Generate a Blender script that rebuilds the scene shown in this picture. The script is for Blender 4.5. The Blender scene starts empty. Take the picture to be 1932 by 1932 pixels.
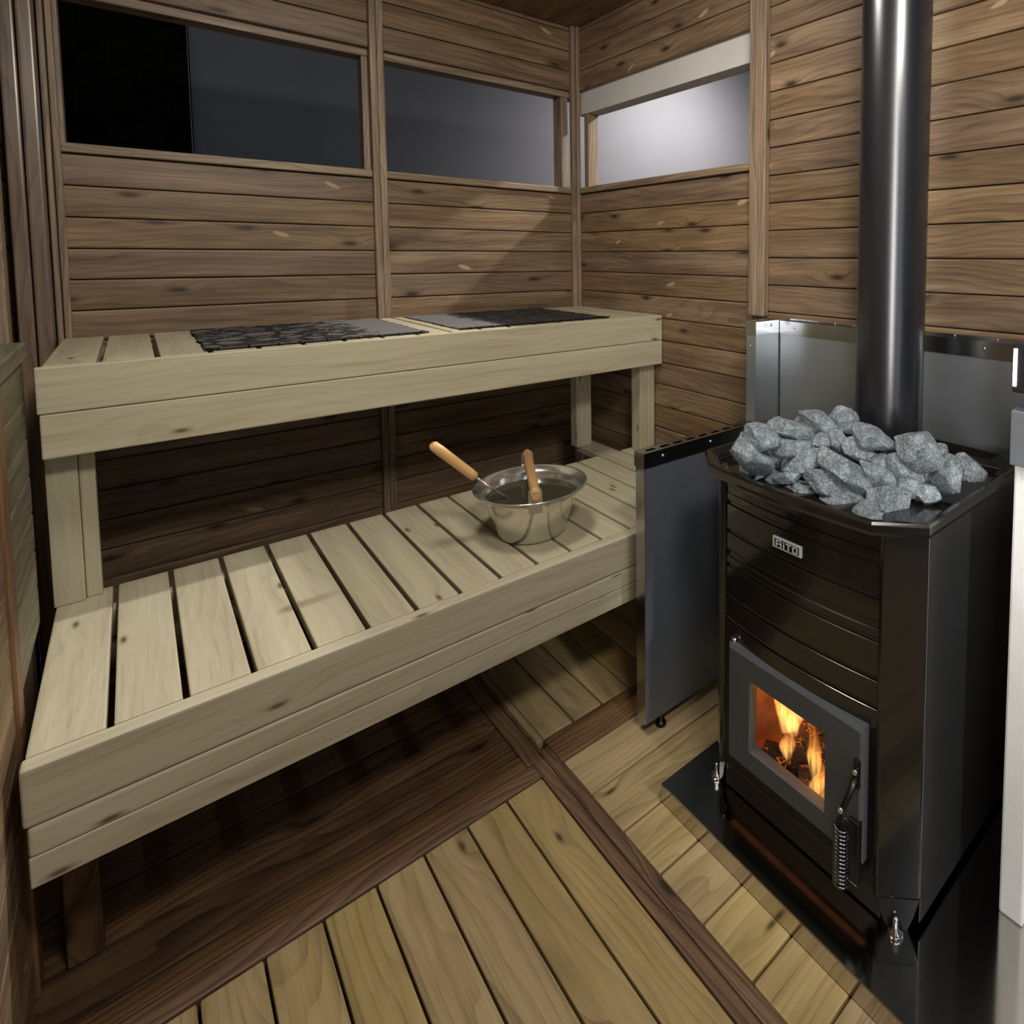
import bpy, bmesh, math, random
from mathutils import Vector, Matrix, noise
random.seed(7)
SC = bpy.context.scene
COL = SC.collection

# ------------------------------------------------------------------ materials
def S(r, g, b):
    f = lambda c: (c/255/12.92) if c/255 <= .04045 else ((c/255+.055)/1.055)**2.4
    return (f(r), f(g), f(b), 1)

class NT:
    def __init__(s, name):
        s.m = bpy.data.materials.new(name); s.m.use_nodes = True
        s.t = s.m.node_tree; s.t.nodes.clear()
        s.out = s.t.nodes.new('ShaderNodeOutputMaterial')
    def n(s, typ, **kw):
        nd = s.t.nodes.new(typ)
        for k, v in kw.items():
            if k[0] == '_':
                nd.inputs[int(k[1:])].default_value = v
            else:
                setattr(nd, k, v)
        return nd
    def l(s, a, b): s.t.links.new(a, b)
    def math(s, op, a, b=None, c=None, clamp=False):
        nd = s.t.nodes.new('ShaderNodeMath'); nd.operation = op; nd.use_clamp = clamp
        for i, v in enumerate((a, b, c)):
            if v is None: continue
            if isinstance(v, (int, float)): nd.inputs[i].default_value = v
            else: s.l(v, nd.inputs[i])
        return nd.outputs[0]
    def ramp(s, fac, stops, interp='LINEAR'):
        nd = s.t.nodes.new('ShaderNodeValToRGB'); nd.color_ramp.interpolation = interp
        e = nd.color_ramp.elements
        while len(e) < len(stops): e.new(.5)
        for i, (p, c) in enumerate(stops):
            e[i].position = p; e[i].color = c if len(c) == 4 else (*c, 1)
        s.l(fac, nd.inputs[0]); return nd.outputs[0]
    def mix(s, fac, a, b, mode='MIX'):
        nd = s.t.nodes.new('ShaderNodeMix'); nd.data_type = 'RGBA'; nd.blend_type = mode
        for i, v in ((0, fac), (6, a), (7, b)):
            if isinstance(v, (int, float)): nd.inputs[i].default_value = v
            elif isinstance(v, tuple): nd.inputs[i].default_value = v
            else: s.l(v, nd.inputs[i])
        return nd.outputs[2]
    def noise(s, vec, scale, detail=4, rough=.55, dims='3D'):
        nd = s.t.nodes.new('ShaderNodeTexNoise'); nd.noise_dimensions = dims
        nd.inputs['Scale'].default_value = scale; nd.inputs['Detail'].default_value = detail
        nd.inputs['Roughness'].default_value = rough
        s.l(vec, nd.inputs['Vector']); return nd.outputs['Fac']
    def bsdf(s, **kw):
        b = s.t.nodes.new('ShaderNodeBsdfPrincipled')
        for k, v in kw.items():
            i = b.inputs[k.replace('_', ' ')]
            if isinstance(v, (int, float, tuple)): i.default_value = v
            else: s.l(v, i)
        s.l(b.outputs[0], s.out.inputs[0]); return b
    def bump(s, h, strength=.2, dist=.002):
        nd = s.t.nodes.new('ShaderNodeBump'); nd.inputs['Strength'].default_value = strength
        nd.inputs['Distance'].default_value = dist; s.l(h, nd.inputs['Height']); return nd.outputs[0]

def wood(name, dark, mid, light, knot, rough=.55, rings=60, ringmix=.5, tint=.25, knots=.5, chips=None, bump=.25, spec=.4, blotch=.4, kn=1.0):
    """solid wood: UV u runs along the board (metres), v across it"""
    N = NT(name)
    uv = N.n('ShaderNodeTexCoord').outputs['UV']
    sp = N.n('ShaderNodeSeparateXYZ'); N.l(uv, sp.inputs[0])
    u, v = sp.outputs[0], sp.outputs[1]
    def vec(a, b):
        c = N.n('ShaderNodeCombineXYZ'); N.l(a, c.inputs[0]); N.l(b, c.inputs[1]); return c.outputs[0]
    kv = vec(N.math('MULTIPLY', u, 4.2), N.math('MULTIPLY', v, 13))
    vo = N.n('ShaderNodeTexVoronoi', voronoi_dimensions='2D'); vo.inputs['Scale'].default_value = 1
    N.l(kv, vo.inputs['Vector'])
    d = vo.outputs['Distance']
    sc = N.n('ShaderNodeSeparateColor'); N.l(vo.outputs['Color'], sc.inputs[0])
    has = N.math('LESS_THAN', sc.outputs[0], knots)
    bend = N.math('MULTIPLY', N.math('EXPONENT', N.math('MULTIPLY', N.math('MULTIPLY', d, d), -14)), N.math('MULTIPLY', has, .022))
    vd = N.math('ADD', v, bend)
    wob = N.noise(vec(N.math('MULTIPLY', u, 1.3), N.math('MULTIPLY', vd, 5)), 1, 2, .5, '2D')
    ph = N.math('ADD', N.math('MULTIPLY', vd, rings), N.math('MULTIPLY', wob, 9))
    ring = N.math('FRACT', ph)
    ring = N.math('MULTIPLY', N.math('POWER', ring, 2.5), ringmix)
    fine = N.noise(vec(N.math('MULTIPLY', u, 5), N.math('MULTIPLY', vd, 260)), 1, 3, .6, '2D')
    streak = N.noise(vec(N.math('MULTIPLY', u, 1.6), N.math('MULTIPLY', vd, 26)), 1, 4, .6, '2D')
    f = N.math('ADD', N.math('MULTIPLY', streak, .75), N.math('MULTIPLY', fine, .35))
    f = N.math('SUBTRACT', f, N.math('MULTIPLY', ring, .35))
    col = N.ramp(f, [(.22, dark), (.5, mid), (.8, light)])
    # broad weathering along the board
    bl = N.noise(vec(N.math('MULTIPLY', u, 3.5), N.math('MULTIPLY', v, 11)), 1, 3, .6, '2D')
    col = N.mix(N.math('MULTIPLY', N.math('SUBTRACT', bl, .42, clamp=True), blotch*3, clamp=True), col, dark)
    # knots
    kn = N.ramp(d, [(.05*kn, (1, 1, 1)), (.12*kn, (.35, .35, .35)), (.2*kn, (0, 0, 0))])
    kf = N.math('MULTIPLY', kn, has)
    col = N.mix(kf, col, knot)
    if chips:
        v2 = N.n('ShaderNodeTexVoronoi', voronoi_dimensions='2D'); v2.inputs['Scale'].default_value = 1
        N.l(vec(N.math('ADD', N.math('MULTIPLY', u, 9), N.math('MULTIPLY', v, 14)), N.math('MULTIPLY', v, 15)), v2.inputs['Vector'])
        s2 = N.n('ShaderNodeSeparateColor'); N.l(v2.outputs['Color'], s2.inputs[0])
        h2 = N.math('LESS_THAN', s2.outputs[0], chips[1])
        cf = N.math('MULTIPLY', N.ramp(N.math('ADD', v2.outputs['Distance'], N.math('MULTIPLY', N.math('SUBTRACT', streak, .5), .35)), [(.10, (1, 1, 1)), (.15, (0, 0, 0))]), h2)
        col = N.mix(N.math('MULTIPLY', cf, .8), col, chips[0])
    geo = N.n('ShaderNodeNewGeometry')
    ri = geo.outputs['Random Per Island']
    hs = N.n('ShaderNodeHueSaturation')
    N.l(N.math('ADD', N.math('MULTIPLY', ri, tint), 1-tint*.5), hs.inputs['Value'])
    r2 = N.math('FRACT', N.math('MULTIPLY', ri, 17.3))
    N.l(N.math('ADD', N.math('MULTIPLY', r2, .008), .496), hs.inputs['Hue'])
    N.l(N.math('ADD', N.math('MULTIPLY', r2, .16), .86), hs.inputs['Saturation'])
    N.l(col, hs.inputs['Color'])
    h = N.math('ADD', N.math('MULTIPLY', fine, .6), N.math('MULTIPLY', ring, -.5))
    b = N.bsdf(Base_Color=hs.outputs[0], Roughness=rough, Normal=N.bump(h, bump, .0015))
    b.inputs['Specular IOR Level'].default_value = spec
    return N.m

def plain(name, col, rough=.5, metal=0, spec=.5, nscale=0, namt=0, bump=0, bscale=300, coat=0, aniso=0):
    N = NT(name)
    tc = N.n('ShaderNodeTexCoord').outputs['Object']
    kw = dict(Base_Color=col, Roughness=rough, Metallic=metal)
    if nscale:
        f = N.noise(tc, nscale, 4)
        dk = tuple(c*(1-namt) for c in col[:3])+(1,)
        lt = tuple(min(1, c*(1+namt)) for c in col[:3])+(1,)
        kw['Base_Color'] = N.ramp(f, [(.3, dk), (.7, lt)])
        kw['Roughness'] = N.math('ADD', N.math('MULTIPLY', f, .12), rough-.06)
    if bump:
        kw['Normal'] = N.bump(N.noise(tc, bscale, 2), bump, .001)
    b = N.bsdf(**kw); b.inputs['Specular IOR Level'].default_value = spec
    b.inputs['Coat Weight'].default_value = coat; b.inputs['Coat Roughness'].default_value = .06
    return N.m

def brushed(name, col, rough, sx, sy, sz, amt=.12, metal=1.0):
    """sheet steel with fine brushing stretched along one axis"""
    N = NT(name)
    mp = N.n('ShaderNodeMapping'); mp.inputs['Scale'].default_value = (sx, sy, sz)
    N.l(N.n('ShaderNodeTexCoord').outputs['Object'], mp.inputs[0])
    f = N.noise(mp.outputs[0], 1, 3)
    big = N.noise(N.n('ShaderNodeTexCoord').outputs['Object'], 5, 2)
    lo = tuple(c*(1-amt) for c in col[:3])+(1,)
    c = N.ramp(f, [(.3, lo), (.7, col)])
    N.bsdf(Base_Color=c, Metallic=metal, Roughness=N.math('ADD', N.math('ADD', N.math('MULTIPLY', f, .1), N.math('MULTIPLY', big, .08)), rough-.09))
    return N.m

M = {}
M['wall'] = wood('dark_stained_spruce', S(74, 56, 40), S(118, 94, 68), S(150, 124, 94), S(56, 40, 28), .5, 55, .45, .32, .30,
                 chips=(S(168, 140, 108), .05), spec=.35)
M['trim'] = wood('weathered_stained_trim', S(88, 72, 55), S(132, 110, 86), S(166, 144, 116), S(70, 52, 36), .5, 70, .6, .15, .12)
M['pine'] = wood('pale_spruce', S(150, 139, 113), S(173, 163, 136), S(187, 179, 154), S(104, 82, 54), .5, 45, .34, .10, .26, spec=.35, blotch=.12, bump=.12, kn=.55)
M['deck'] = wood('treated_decking', S(122, 102, 64), S(157, 134, 88), S(174, 152, 106), S(76, 58, 36), .5, 38, .55, .14, .10, bump=.3, kn=.6)
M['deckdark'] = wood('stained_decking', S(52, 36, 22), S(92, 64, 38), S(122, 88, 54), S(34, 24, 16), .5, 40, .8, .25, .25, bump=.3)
M['beam'] = wood('stained_beam', S(66, 46, 30), S(104, 76, 50), S(130, 98, 68), S(44, 30, 20), .5, 60, .8, .2, .15, bump=.35)
M['oldpine'] = wood('greyed_pine', S(72, 66, 50), S(104, 97, 74), S(128, 120, 94), S(84, 70, 44), .55, 45, .5, .25, .15)
M['jamb'] = wood('orange_brown_post', S(80, 54, 34), S(112, 80, 52), S(134, 100, 68), S(70, 46, 28), .5, 50, .6, .1, .1)
M['dowel'] = wood('birch_dowel', S(190, 140, 78), S(214, 168, 106), S(226, 186, 128), S(170, 120, 66), .4, 90, .3, .1, 0, bump=.08)
M['oldowel'] = wood('worn_dowel', S(140, 100, 60), S(178, 138, 90), S(196, 158, 110), S(120, 80, 46), .4, 90, .4, .1, 0, bump=.08)
M['dark'] = plain('dark_void', S(12, 10, 9), .9)
M['earth'] = plain('dark_earth', S(22, 17, 13), .95, nscale=20, namt=.3)
M['enamel'] = plain('black_enamel', S(20, 18, 16), .16, 0, .6, coat=.6, bump=.02, bscale=60)
M['enamelside'] = plain('satin_black_sheet', S(34, 34, 34), .3, 0, .55, nscale=6, namt=.1, bump=.03, bscale=400)
M['pipe'] = plain('black_flue_paint', S(26, 27, 31), .27, 0, .9, bump=.02, bscale=500)
M['castiron'] = plain('grey_cast_door', S(66, 68, 70), .5, .2, .45, nscale=200, namt=.12, bump=.12, bscale=900)
M['blackmetal'] = plain('black_hardware', S(16, 15, 15), .35, .3, .5)
M['chrome'] = plain('bright_screw', S(220, 222, 224), .15, 1)
M['spring'] = plain('dark_chrome_spring', S(110, 110, 112), .2, 1)
M['mirror'] = brushed('mirror_steel', S(196, 192, 186), .10, 4, 4, 4, .05)
M['sheet'] = brushed('brushed_sheet_steel', S(172, 177, 180), .30, 5, 5, 60, .03, .80)
M['rail'] = brushed('polished_rail_steel', S(180, 182, 184), .22, 8, 8, 8, .06)
M['shieldface'] = brushed('dark_sheet_steel', S(120, 126, 136), .36, 6, 6, 60, .03, .62)
M['bucket'] = brushed('bucket_steel', S(222, 218, 208), .20, 40, 40, 90, .08, .9)
M['brick'] = plain('firebrick', S(150, 92, 56), .9, nscale=30, namt=.3, bump=.3, bscale=60)
M['whiteboard'] = plain('white_board', S(226, 226, 222), .75, nscale=14, namt=.04, bump=.5, bscale=70)
M['greybox'] = plain('grey_box_steel', S(150, 156, 164), .35, .6, .5, nscale=8, namt=.06)
M['purple'] = plain('dark_lid', S(72, 64, 96), .4)
M['plaster'] = plain('outside_plaster', S(150, 148, 150), .9, nscale=1.2, namt=.05, bump=.1, bscale=30)
M['stonewall'] = plain('outside_dark_stone', S(24, 23, 17), .95, spec=.0, nscale=9, namt=.5, bump=.6, bscale=12)
M['soffit'] = plain('white_painted_soffit', S(196, 192, 186), .6, nscale=6, namt=.05)
M['badge'] = plain('badge_silver', S(178, 180, 180), .4, .3)

def mk_stone():
    N = NT('grey_peridotite')
    tc = N.n('ShaderNodeTexCoord').outputs['Object']
    a = N.noise(tc, 28, 5, .65); b = N.noise(tc, 420, 3, .7); c = N.noise(tc, 170, 4, .7)
    f = N.math('ADD', N.math('MULTIPLY', a, .4), N.math('ADD', N.math('MULTIPLY', b, .45), N.math('MULTIPLY', c, .35)))
    col = N.ramp(f, [(.44, S(50, 56, 60)), (.58, S(104, 112, 117)), (.76, S(182, 190, 195))])
    N.bsdf(Base_Color=col, Roughness=.75, Normal=N.bump(N.math('ADD', N.math('MULTIPLY', c, .7), a), .9, .006))
    return N.m
M['stone'] = mk_stone()

def mk_water():
    N = NT('dark_water')
    b = N.bsdf(Base_Color=S(58, 56, 44), Roughness=.04)
    b.inputs['IOR'].default_value = 1.33
    return N.m
M['water'] = mk_water()

def mk_glass():
    N = NT('stove_glass')
    tr = N.n('ShaderNodeBsdfTransparent'); gl = N.n('ShaderNodeBsdfGlossy'); gl.inputs['Roughness'].default_value = .05
    mx = N.n('ShaderNodeMixShader'); mx.inputs[0].default_value = .06
    N.l(tr.outputs[0], mx.inputs[1]); N.l(gl.outputs[0], mx.inputs[2]); N.l(mx.outputs[0], N.out.inputs[0])
    return N.m
M['glass'] = mk_glass()

def mk_flame():
    N = NT('flame')
    g = N.n('ShaderNodeTexCoord').outputs['Generated']
    o = N.n('ShaderNodeTexCoord').outputs['Object']
    sp = N.n('ShaderNodeSeparateXYZ'); N.l(g, sp.inputs[0])
    mp = N.n('ShaderNodeMapping'); mp.inputs['Scale'].default_value = (150, 150, 14); N.l(o, mp.inputs[0])
    nz = N.noise(mp.outputs[0], 1, 3)
    col = N.ramp(sp.outputs[2], [(0, (1, .58, .18)), (.3, (1, .46, .10)), (.65, (1, .28, .035)), (1, (.9, .12, .01))])
    st = N.ramp(sp.outputs[2], [(0, (.35,)*3), (.25, (.9,)*3), (.6, (.5,)*3), (1, (.10,)*3)])
    k = N.math('MULTIPLY', N.math('MULTIPLY', st, N.ramp(nz, [(.38, (.05,)*3), (.60, (1,)*3)])), FLAME)
    em = N.n('ShaderNodeEmission'); N.l(col, em.inputs[0]); N.l(k, em.inputs[1])
    N.l(em.outputs[0], N.out.inputs[1])
    return N.m
FLAME = 85
M['flame'] = mk_flame()

def mk_ember():
    N = NT('burning_log')
    o = N.n('ShaderNodeTexCoord').outputs['Object']
    vo = N.n('ShaderNodeTexVoronoi', feature='DISTANCE_TO_EDGE'); vo.inputs['Scale'].default_value = 95
    N.l(o, vo.inputs['Vector'])
    nz = N.noise(o, 30, 4)
    crack = N.ramp(vo.outputs['Distance'], [(.0, (1, 1, 1)), (.10, (0, 0, 0))])
    k = N.math('MULTIPLY', N.math('MULTIPLY', crack, N.ramp(nz, [(.50, (0, 0, 0)), (.72, (1, 1, 1))])), 1.2)
    b = N.bsdf(Base_Color=N.ramp(nz, [(.3, S(34, 18, 10)), (.7, S(96, 52, 28))]), Roughness=.9, Normal=N.bump(N.math('ADD', vo.outputs['Distance'], nz), 1, .01))
    b.inputs['Emission Color'].default_value = (1, .22, .03, 1)
    N.l(k, b.inputs['Emission Strength'])
    return N.m
M['ember'] = mk_ember()

def mk_mat(name, flip):
    """seat cover: pale grey cloth, a ragged charcoal print over most of it"""
    N = NT(name)
    uv = N.n('ShaderNodeTexCoord').outputs['UV']
    sp = N.n('ShaderNodeSeparateXYZ'); N.l(uv, sp.inputs[0])
    u = sp.outputs[0]
    if flip: u = N.math('SUBTRACT', 1.0, u)
    nz = N.noise(uv, 14, 5, .6); edge = N.math('ADD', u, N.math('MULTIPLY', N.math('SUBTRACT', nz, .5), .34))
    inpr = N.ramp(edge, [(.745, (1, 1, 1)), (.755, (0, 0, 0))])
    vo = N.n('ShaderNodeTexVoronoi', feature='DISTANCE_TO_EDGE'); vo.inputs['Scale'].default_value = 9
    N.l(N.mix(.08, uv, N.n('ShaderNodeTexNoise', _2=9.0).outputs['Color']), vo.inputs['Vector'])
    holes = N.ramp(N.math('ADD', vo.outputs['Distance'], N.math('MULTIPLY', N.math('SUBTRACT', N.noise(uv, 30, 4), .5), .25)), [(.13, (0, 0, 0)), (.16, (1, 1, 1))])
    fine = N.noise(uv, 90, 3)
    dk = N.ramp(fine, [(.35, S(34, 32, 31)), (.7, S(84, 81, 79))])
    gr = N.ramp(fine, [(.3, S(128, 126, 120)), (.7, S(152, 150, 142))])
    pr = N.mix(N.math('MULTIPLY', holes, .25 if flip else .95), dk, gr)
    col = N.mix(inpr, gr, pr)
    N.bsdf(Base_Color=col, Roughness=.85, Normal=N.bump(N.noise(uv, 160, 3), .35, .002))
    return N.m
M['mata'] = mk_mat('printed_cloth', False); M['matb'] = mk_mat('dark_printed_cloth', True)

# ------------------------------------------------------------------ mesh helpers
class MB:
    def __init__(s):
        s.bm = bmesh.new(); s.uv = s.bm.loops.layers.uv.new('UVMap')
    def _uv(s, faces, ax):
        ou, ov = random.random()*60, random.random()*60
        oth = [i for i in range(3) if i != ax]
        for f in faces:
            n = f.normal; k = max(range(3), key=lambda i: abs(n[i]))
            for lp in f.loops:
                c = lp.vert.co
                if k == ax: a, b = c[oth[0]], c[oth[1]]
                else: a, b = c[ax], c[[i for i in oth if i != k][0]]
                lp[s.uv].uv = (a+ou, b+ov)
    def box(s, x0, x1, y0, y1, z0, z1, bev=.002, seg=2, ax=None, mat=0, mtx=None):
        r = bmesh.ops.create_cube(s.bm, size=1)
        vs = r['verts']
        d = (x1-x0, y1-y0, z1-z0)
        for v in vs: v.co = Vector((x0+(v.co.x+.5)*d[0], y0+(v.co.y+.5)*d[1], z0+(v.co.z+.5)*d[2]))
        fs = list({f for v in vs for f in v.link_faces})
        if bev > 0:
            es = list({e for v in vs for e in v.link_edges})
            br = bmesh.ops.bevel(s.bm, geom=es+vs, offset=min(bev, min(d)*.45), segments=seg, profile=.6, affect='EDGES', clamp_overlap=True)
            vs = list({v for f in br['faces'] for v in f.verts} | {v for v in vs if v.is_valid})
            fs = list({f for v in vs for f in v.link_faces})
        s.bm.normal_update()
        if ax is None: ax = max(range(3), key=lambda i: d[i])
        s._uv(fs, ax)
        for f in fs: f.material_index = mat; f.smooth = False
        if mtx is not None: bmesh.ops.transform(s.bm, matrix=mtx, verts=list({v for f in fs for v in f.verts}))
        return fs
    def prism(s, pts, z0, z1, mat=0, bev=0):
        """closed outline pts (x, y) lifted from z0 to z1"""
        lo = [s.bm.verts.new((x, y, z0)) for x, y in pts]; hi = [s.bm.verts.new((x, y, z1)) for x, y in pts]
        n = len(pts); fs = []
        fs.append(s.bm.faces.new(list(reversed(lo)))); fs.append(s.bm.faces.new(hi))
        for i in range(n): fs.append(s.bm.faces.new((lo[i], lo[(i+1) % n], hi[(i+1) % n], hi[i])))
        bmesh.ops.recalc_face_normals(s.bm, faces=fs)
        for f in fs: f.material_index = mat
        if bev:
            es = list({e for f in fs for e in f.edges})
            bmesh.ops.bevel(s.bm, geom=es, offset=bev, segments=2, profile=.6, affect='EDGES', clamp_overlap=True)
        return fs
    def loft(s, rings, cap0=True, cap1=True, mat=0, smooth=True, closed=True):
        vr = [[s.bm.verts.new(p) for p in r] for r in rings]
        n = len(vr[0]); fs = []
        for a, b in zip(vr, vr[1:]):
            for i in range(n if closed else n-1):
                j = (i+1) % n
                f = s.bm.faces.new((a[i], a[j], b[j], b[i])); f.smooth = smooth; fs.append(f)
        if cap0: fs.append(s.bm.faces.new(list(reversed(vr[0]))))
        if cap1: fs.append(s.bm.faces.new(vr[-1]))
        for f in fs: f.material_index = mat
        return fs
    def tube(s, pts, r, n=12, mat=0, uvs=True):
        pts = [Vector(p) for p in pts]; rings = []
        rr = r if isinstance(r, (list, tuple)) else [r]*len(pts)
        t0 = (pts[1]-pts[0]).normalized(); up = Vector((0, 0, 1)) if abs(t0.z) < .9 else Vector((1, 0, 0))
        a = t0.cross(up).normalized(); L = 0; Ls = []
        for i, p in enumerate(pts):
            t = (pts[min(i+1, len(pts)-1)]-pts[max(i-1, 0)]).normalized()
            a = (a-t*a.dot(t)).normalized(); b = t.cross(a)
            rings.append([p+(a*math.cos(2*math.pi*k/n)+b*math.sin(2*math.pi*k/n))*rr[i] for k in range(n)])
            if i: L += (p-pts[i-1]).length
            Ls.append(L)
        fs = s.loft(rings, mat=mat)
        k = 0; ou = random.random()*40
        for i in range(len(pts)-1):
            for j in range(n):
                f = fs[k]; k += 1
                for lp, (ii, jj) in zip(f.loops, ((i, j), (i, j+1), (i+1, j+1), (i+1, j))):
                    lp[s.uv].uv = (Ls[ii]+ou, jj/n*2*math.pi*rr[ii]+ou)
        for f in fs[k:]:
            for lp in f.loops: lp[s.uv].uv = (lp.vert.co.x+ou, lp.vert.co.z+ou)
        return fs
    def lathe(s, prof, c, n=64, mat=0, cap0=False, cap1=False):
        rings = [[(c[0]+r*math.cos(2*math.pi*k/n), c[1]+r*math.sin(2*math.pi*k/n), c[2]+z) for k in range(n)] for r, z in prof]
        return s.loft(rings, cap0, cap1, mat)
    def build(s, name, mats, parent=None):
        me = bpy.data.meshes.new(name)
        bmesh.ops.recalc_face_normals(s.bm, faces=s.bm.faces)
        s.bm.to_mesh(me); s.bm.free()
        for m in (mats if isinstance(mats, (list, tuple)) else [mats]): me.materials.append(m)
        o = bpy.data.objects.new(name, me); COL.objects.link(o)
        if parent is not None:
            o.parent = parent
            o.matrix_parent_inverse = parent.matrix_basis.inverted()
        return o

def tag(o, label, cat, group=None):
    o['label'] = label; o['category'] = cat
    if group: o['group'] = group
    return o
def thing(name, label, cat, loc=(0, 0, 0), group=None):
    o = bpy.data.objects.new(name, None); o.empty_display_size = .05
    COL.objects.link(o); o.location = loc
    bpy.context.view_layer.update()
    return tag(o, label, cat, group)
def struct(o): o['kind'] = 'structure'; return o
def boxpart(name, parent, m, *a, **k):
    b = MB(); b.box(*a, **k); return b.build(name, m, parent)

# ------------------------------------------------------------------ room shell
ZR, ZT = 1.4888, 1.514            # underside and top of the window rail
XL, CEIL = -1.66, 2.2
def levels(z_from, z_to, ref, pitch):
    k = math.floor((z_from-ref)/pitch)
    out = []
    z = ref+k*pitch
    while z < z_to-1e-6:
        a, b = max(z, z_from), min(z+pitch, z_to)
        if b-a > .004: out.append((a, b))
        z += pitch
    return out
def boards_x(mb, x0, x1, y0, y1, z0, z1, ref, pitch, mat=0):   # horizontal boards running along x, each with a chamfered lip
    for a, b in levels(z0, z1, ref, pitch): mb.box(x0, x1, y0, y1, a+.0012, b-.0012, .005, 2, 0, mat)
def boards_y(mb, x0, x1, y0, y1, z0, z1, ref, pitch, mat=0):
    for a, b in levels(z0, z1, ref, pitch): mb.box(x0, x1, y0, y1, a+.0012, b-.0012, .005, 2, 1, mat)

m = MB()
for xa, xb in ((XL, -.797), (-.797, .02)): boards_x(m, xa, xb, 0, .022, 0, ZR+.01, 1.4030, .0838)
boards_x(m, XL, .02, 0, .022, 1.93, CEIL, 1.93, .0838)
m.box(XL, .02, .022, .03, 0, ZR, 0, mat=1)
struct(m.build('wall_back', [M['wall'], M['dark']]))
m = MB()
boards_y(m, 0, .022, -1.073, 0, 0, ZR+.01, 1.4030, .0838)
boards_y(m, 0, .022, -3.2, -1.073, 0, CEIL, 1.2974, .0843)
boards_y(m, 0, .022, -1.073, 0, 1.93, CEIL, 1.93, .0838)
m.box(.022, .03, -1.073, 0, 0, ZR, 0, mat=1); m.box(.022, .03, -3.2, -1.073, 0, CEIL, 0, mat=1)
struct(m.build('wall_right', [M['wall'], M['dark']]))
m = MB()
boards_y(m, XL-.022, XL, -3.2, 0, 0, CEIL, 1.4030, .0838)
m.box(XL-.03, XL-.022, -3.2, 0, 0, CEIL, 0, mat=1)
struct(m.build('wall_left', [M['wall'], M['dark']]))
m = MB()
for i in range(18):
    x = XL+i*.0935
    m.box(x, min(x+.092, .02), -3.2, .03, CEIL, CEIL+.02, .003, 1, 1)
struct(m.build('ceiling', M['wall']))

# window openings: rail on top of the boards, jamb boards outside the posts, header
def window(n, rail, jambs, header, sill, hm=0):
    m = MB()
    m.box(*rail, .004); m.box(*sill, .002)
    for j in jambs: m.box(*j, .003, 2, 2)
    m.box(*header, .003, mat=hm)
    return struct(m.build('window_%d' % n, [M['trim'], M['soffit']]))
window(1, (-1.562, -.82, -.012, .03, ZR, ZT), [(-1.575, -1.553, .022, .09, ZT, 1.9045), (-.836, -.812, .022, .075, ZT, 1.9045)], (-1.575, -.8, .022, .09, 1.905, 1.95), (-1.57, -.8, .03, .06, ZR+.005, ZT-.002))
window(2, (-.775, -.03, -.012, .03, ZR, ZT), [(-.785, -.765, .022, .06, ZT, 1.9045), (-.062, -.03, .022, .09, ZT, 1.9045)], (-.8, .02, .022, .09, 1.905, 1.95), (-.8, .0, .03, .06, ZR+.005, ZT-.002))
w3 = window(3, (-.012, .03, -1.035, -.03, ZR, ZT), [(.022, .075, -.058, -.028, ZT, 1.8345), (.022, .045, -1.045, -1.034, ZT, 1.8345)], (.022, .09, -1.07, .021, 1.835, 1.95), (.03, .06, -1.07, 0, ZR+.005, ZT-.002), 1)

# posts (pairs of battens)
def post(n, *boxes, mat='trim'):
    m = MB()
    for b in boxes: m.box(*b, .005, 3, 2)
    return struct(m.build('trim_%d' % n, M[mat]))
M['varnish'] = wood('varnished_post', S(74, 58, 46), S(112, 92, 74), S(134, 112, 92), S(60, 46, 34), .28, 60, .5, .1, .08, spec=.6, bump=.1)
post(1, (-1.6480, -1.6200, -.105, -.04, 0, CEIL), (-1.6175, -1.5895, -.105, -.04, 0, CEIL), mat='varnish')
post(2, (-1.5880, -1.5760, -.03, 0, 0, CEIL), (-1.5745, -1.5600, -.02, 0, 0, CEIL))
post(3, (-.8205, -.7985, -.024, 0, 0, CEIL), (-.7975, -.7745, -.020, 0, 0, CEIL))
post(4, (-.0350, -.0165, -.024, 0, 0, CEIL), (-.0165, 0, -.034, 0, 0, CEIL))
post(5, (-.022, 0, -1.0735, -1.0395, 1.03, CEIL), (-.024, 0, -1.1075, -1.0745, 1.03, CEIL))
post(6, (XL, XL+.02, -.34, -.30, 0, CEIL), (XL, XL+.018, -.30, -.262, 0, CEIL))

# ------------------------------------------------------------------ floor
m = MB()
P = lambda *a, mat=0, ax=None: m.box(*a, .004, 2, ax, mat)
T = .024
# beam lines crossing at (-.765, -1.05)
P(-.793, -.7655, -3.2, -1.056, -T, .0015, mat=2); P(-.7645, -.7375, -3.2, -1.03, -T, .002, mat=2)
P(-.806, -.7655, -1.055, 0, -T, .001, mat=2); P(-.765, -.757, -1.029, 0, -T, .001, mat=2); P(-.756, -.738, -1.005, 0, -T, .001, mat=0)
P(-.737, .0, -1.097, -1.006, -T, .001, mat=2)
P(XL, -.794, -1.102, -1.056, -T, .002, mat=2); P(XL, -.807, -1.054, -1.010, -T, .001, mat=2)
# far right tile, planks along y
x = -.736
while x < .0:
    P(x, min(x+.085, .0), -1.003, 0, -T, 0); x += .0893
# near right tile, planks along x
y = -1.100
while y > -3.2:
    P(-.7345, 0, y-.1185, y, -T, 0); y -= .1225
# near left tile, planks along y
x = -.7955
while x > XL:
    P(max(x-.0845, XL), x, -3.2, -1.1045, -T, 0); x -= .0884
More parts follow.
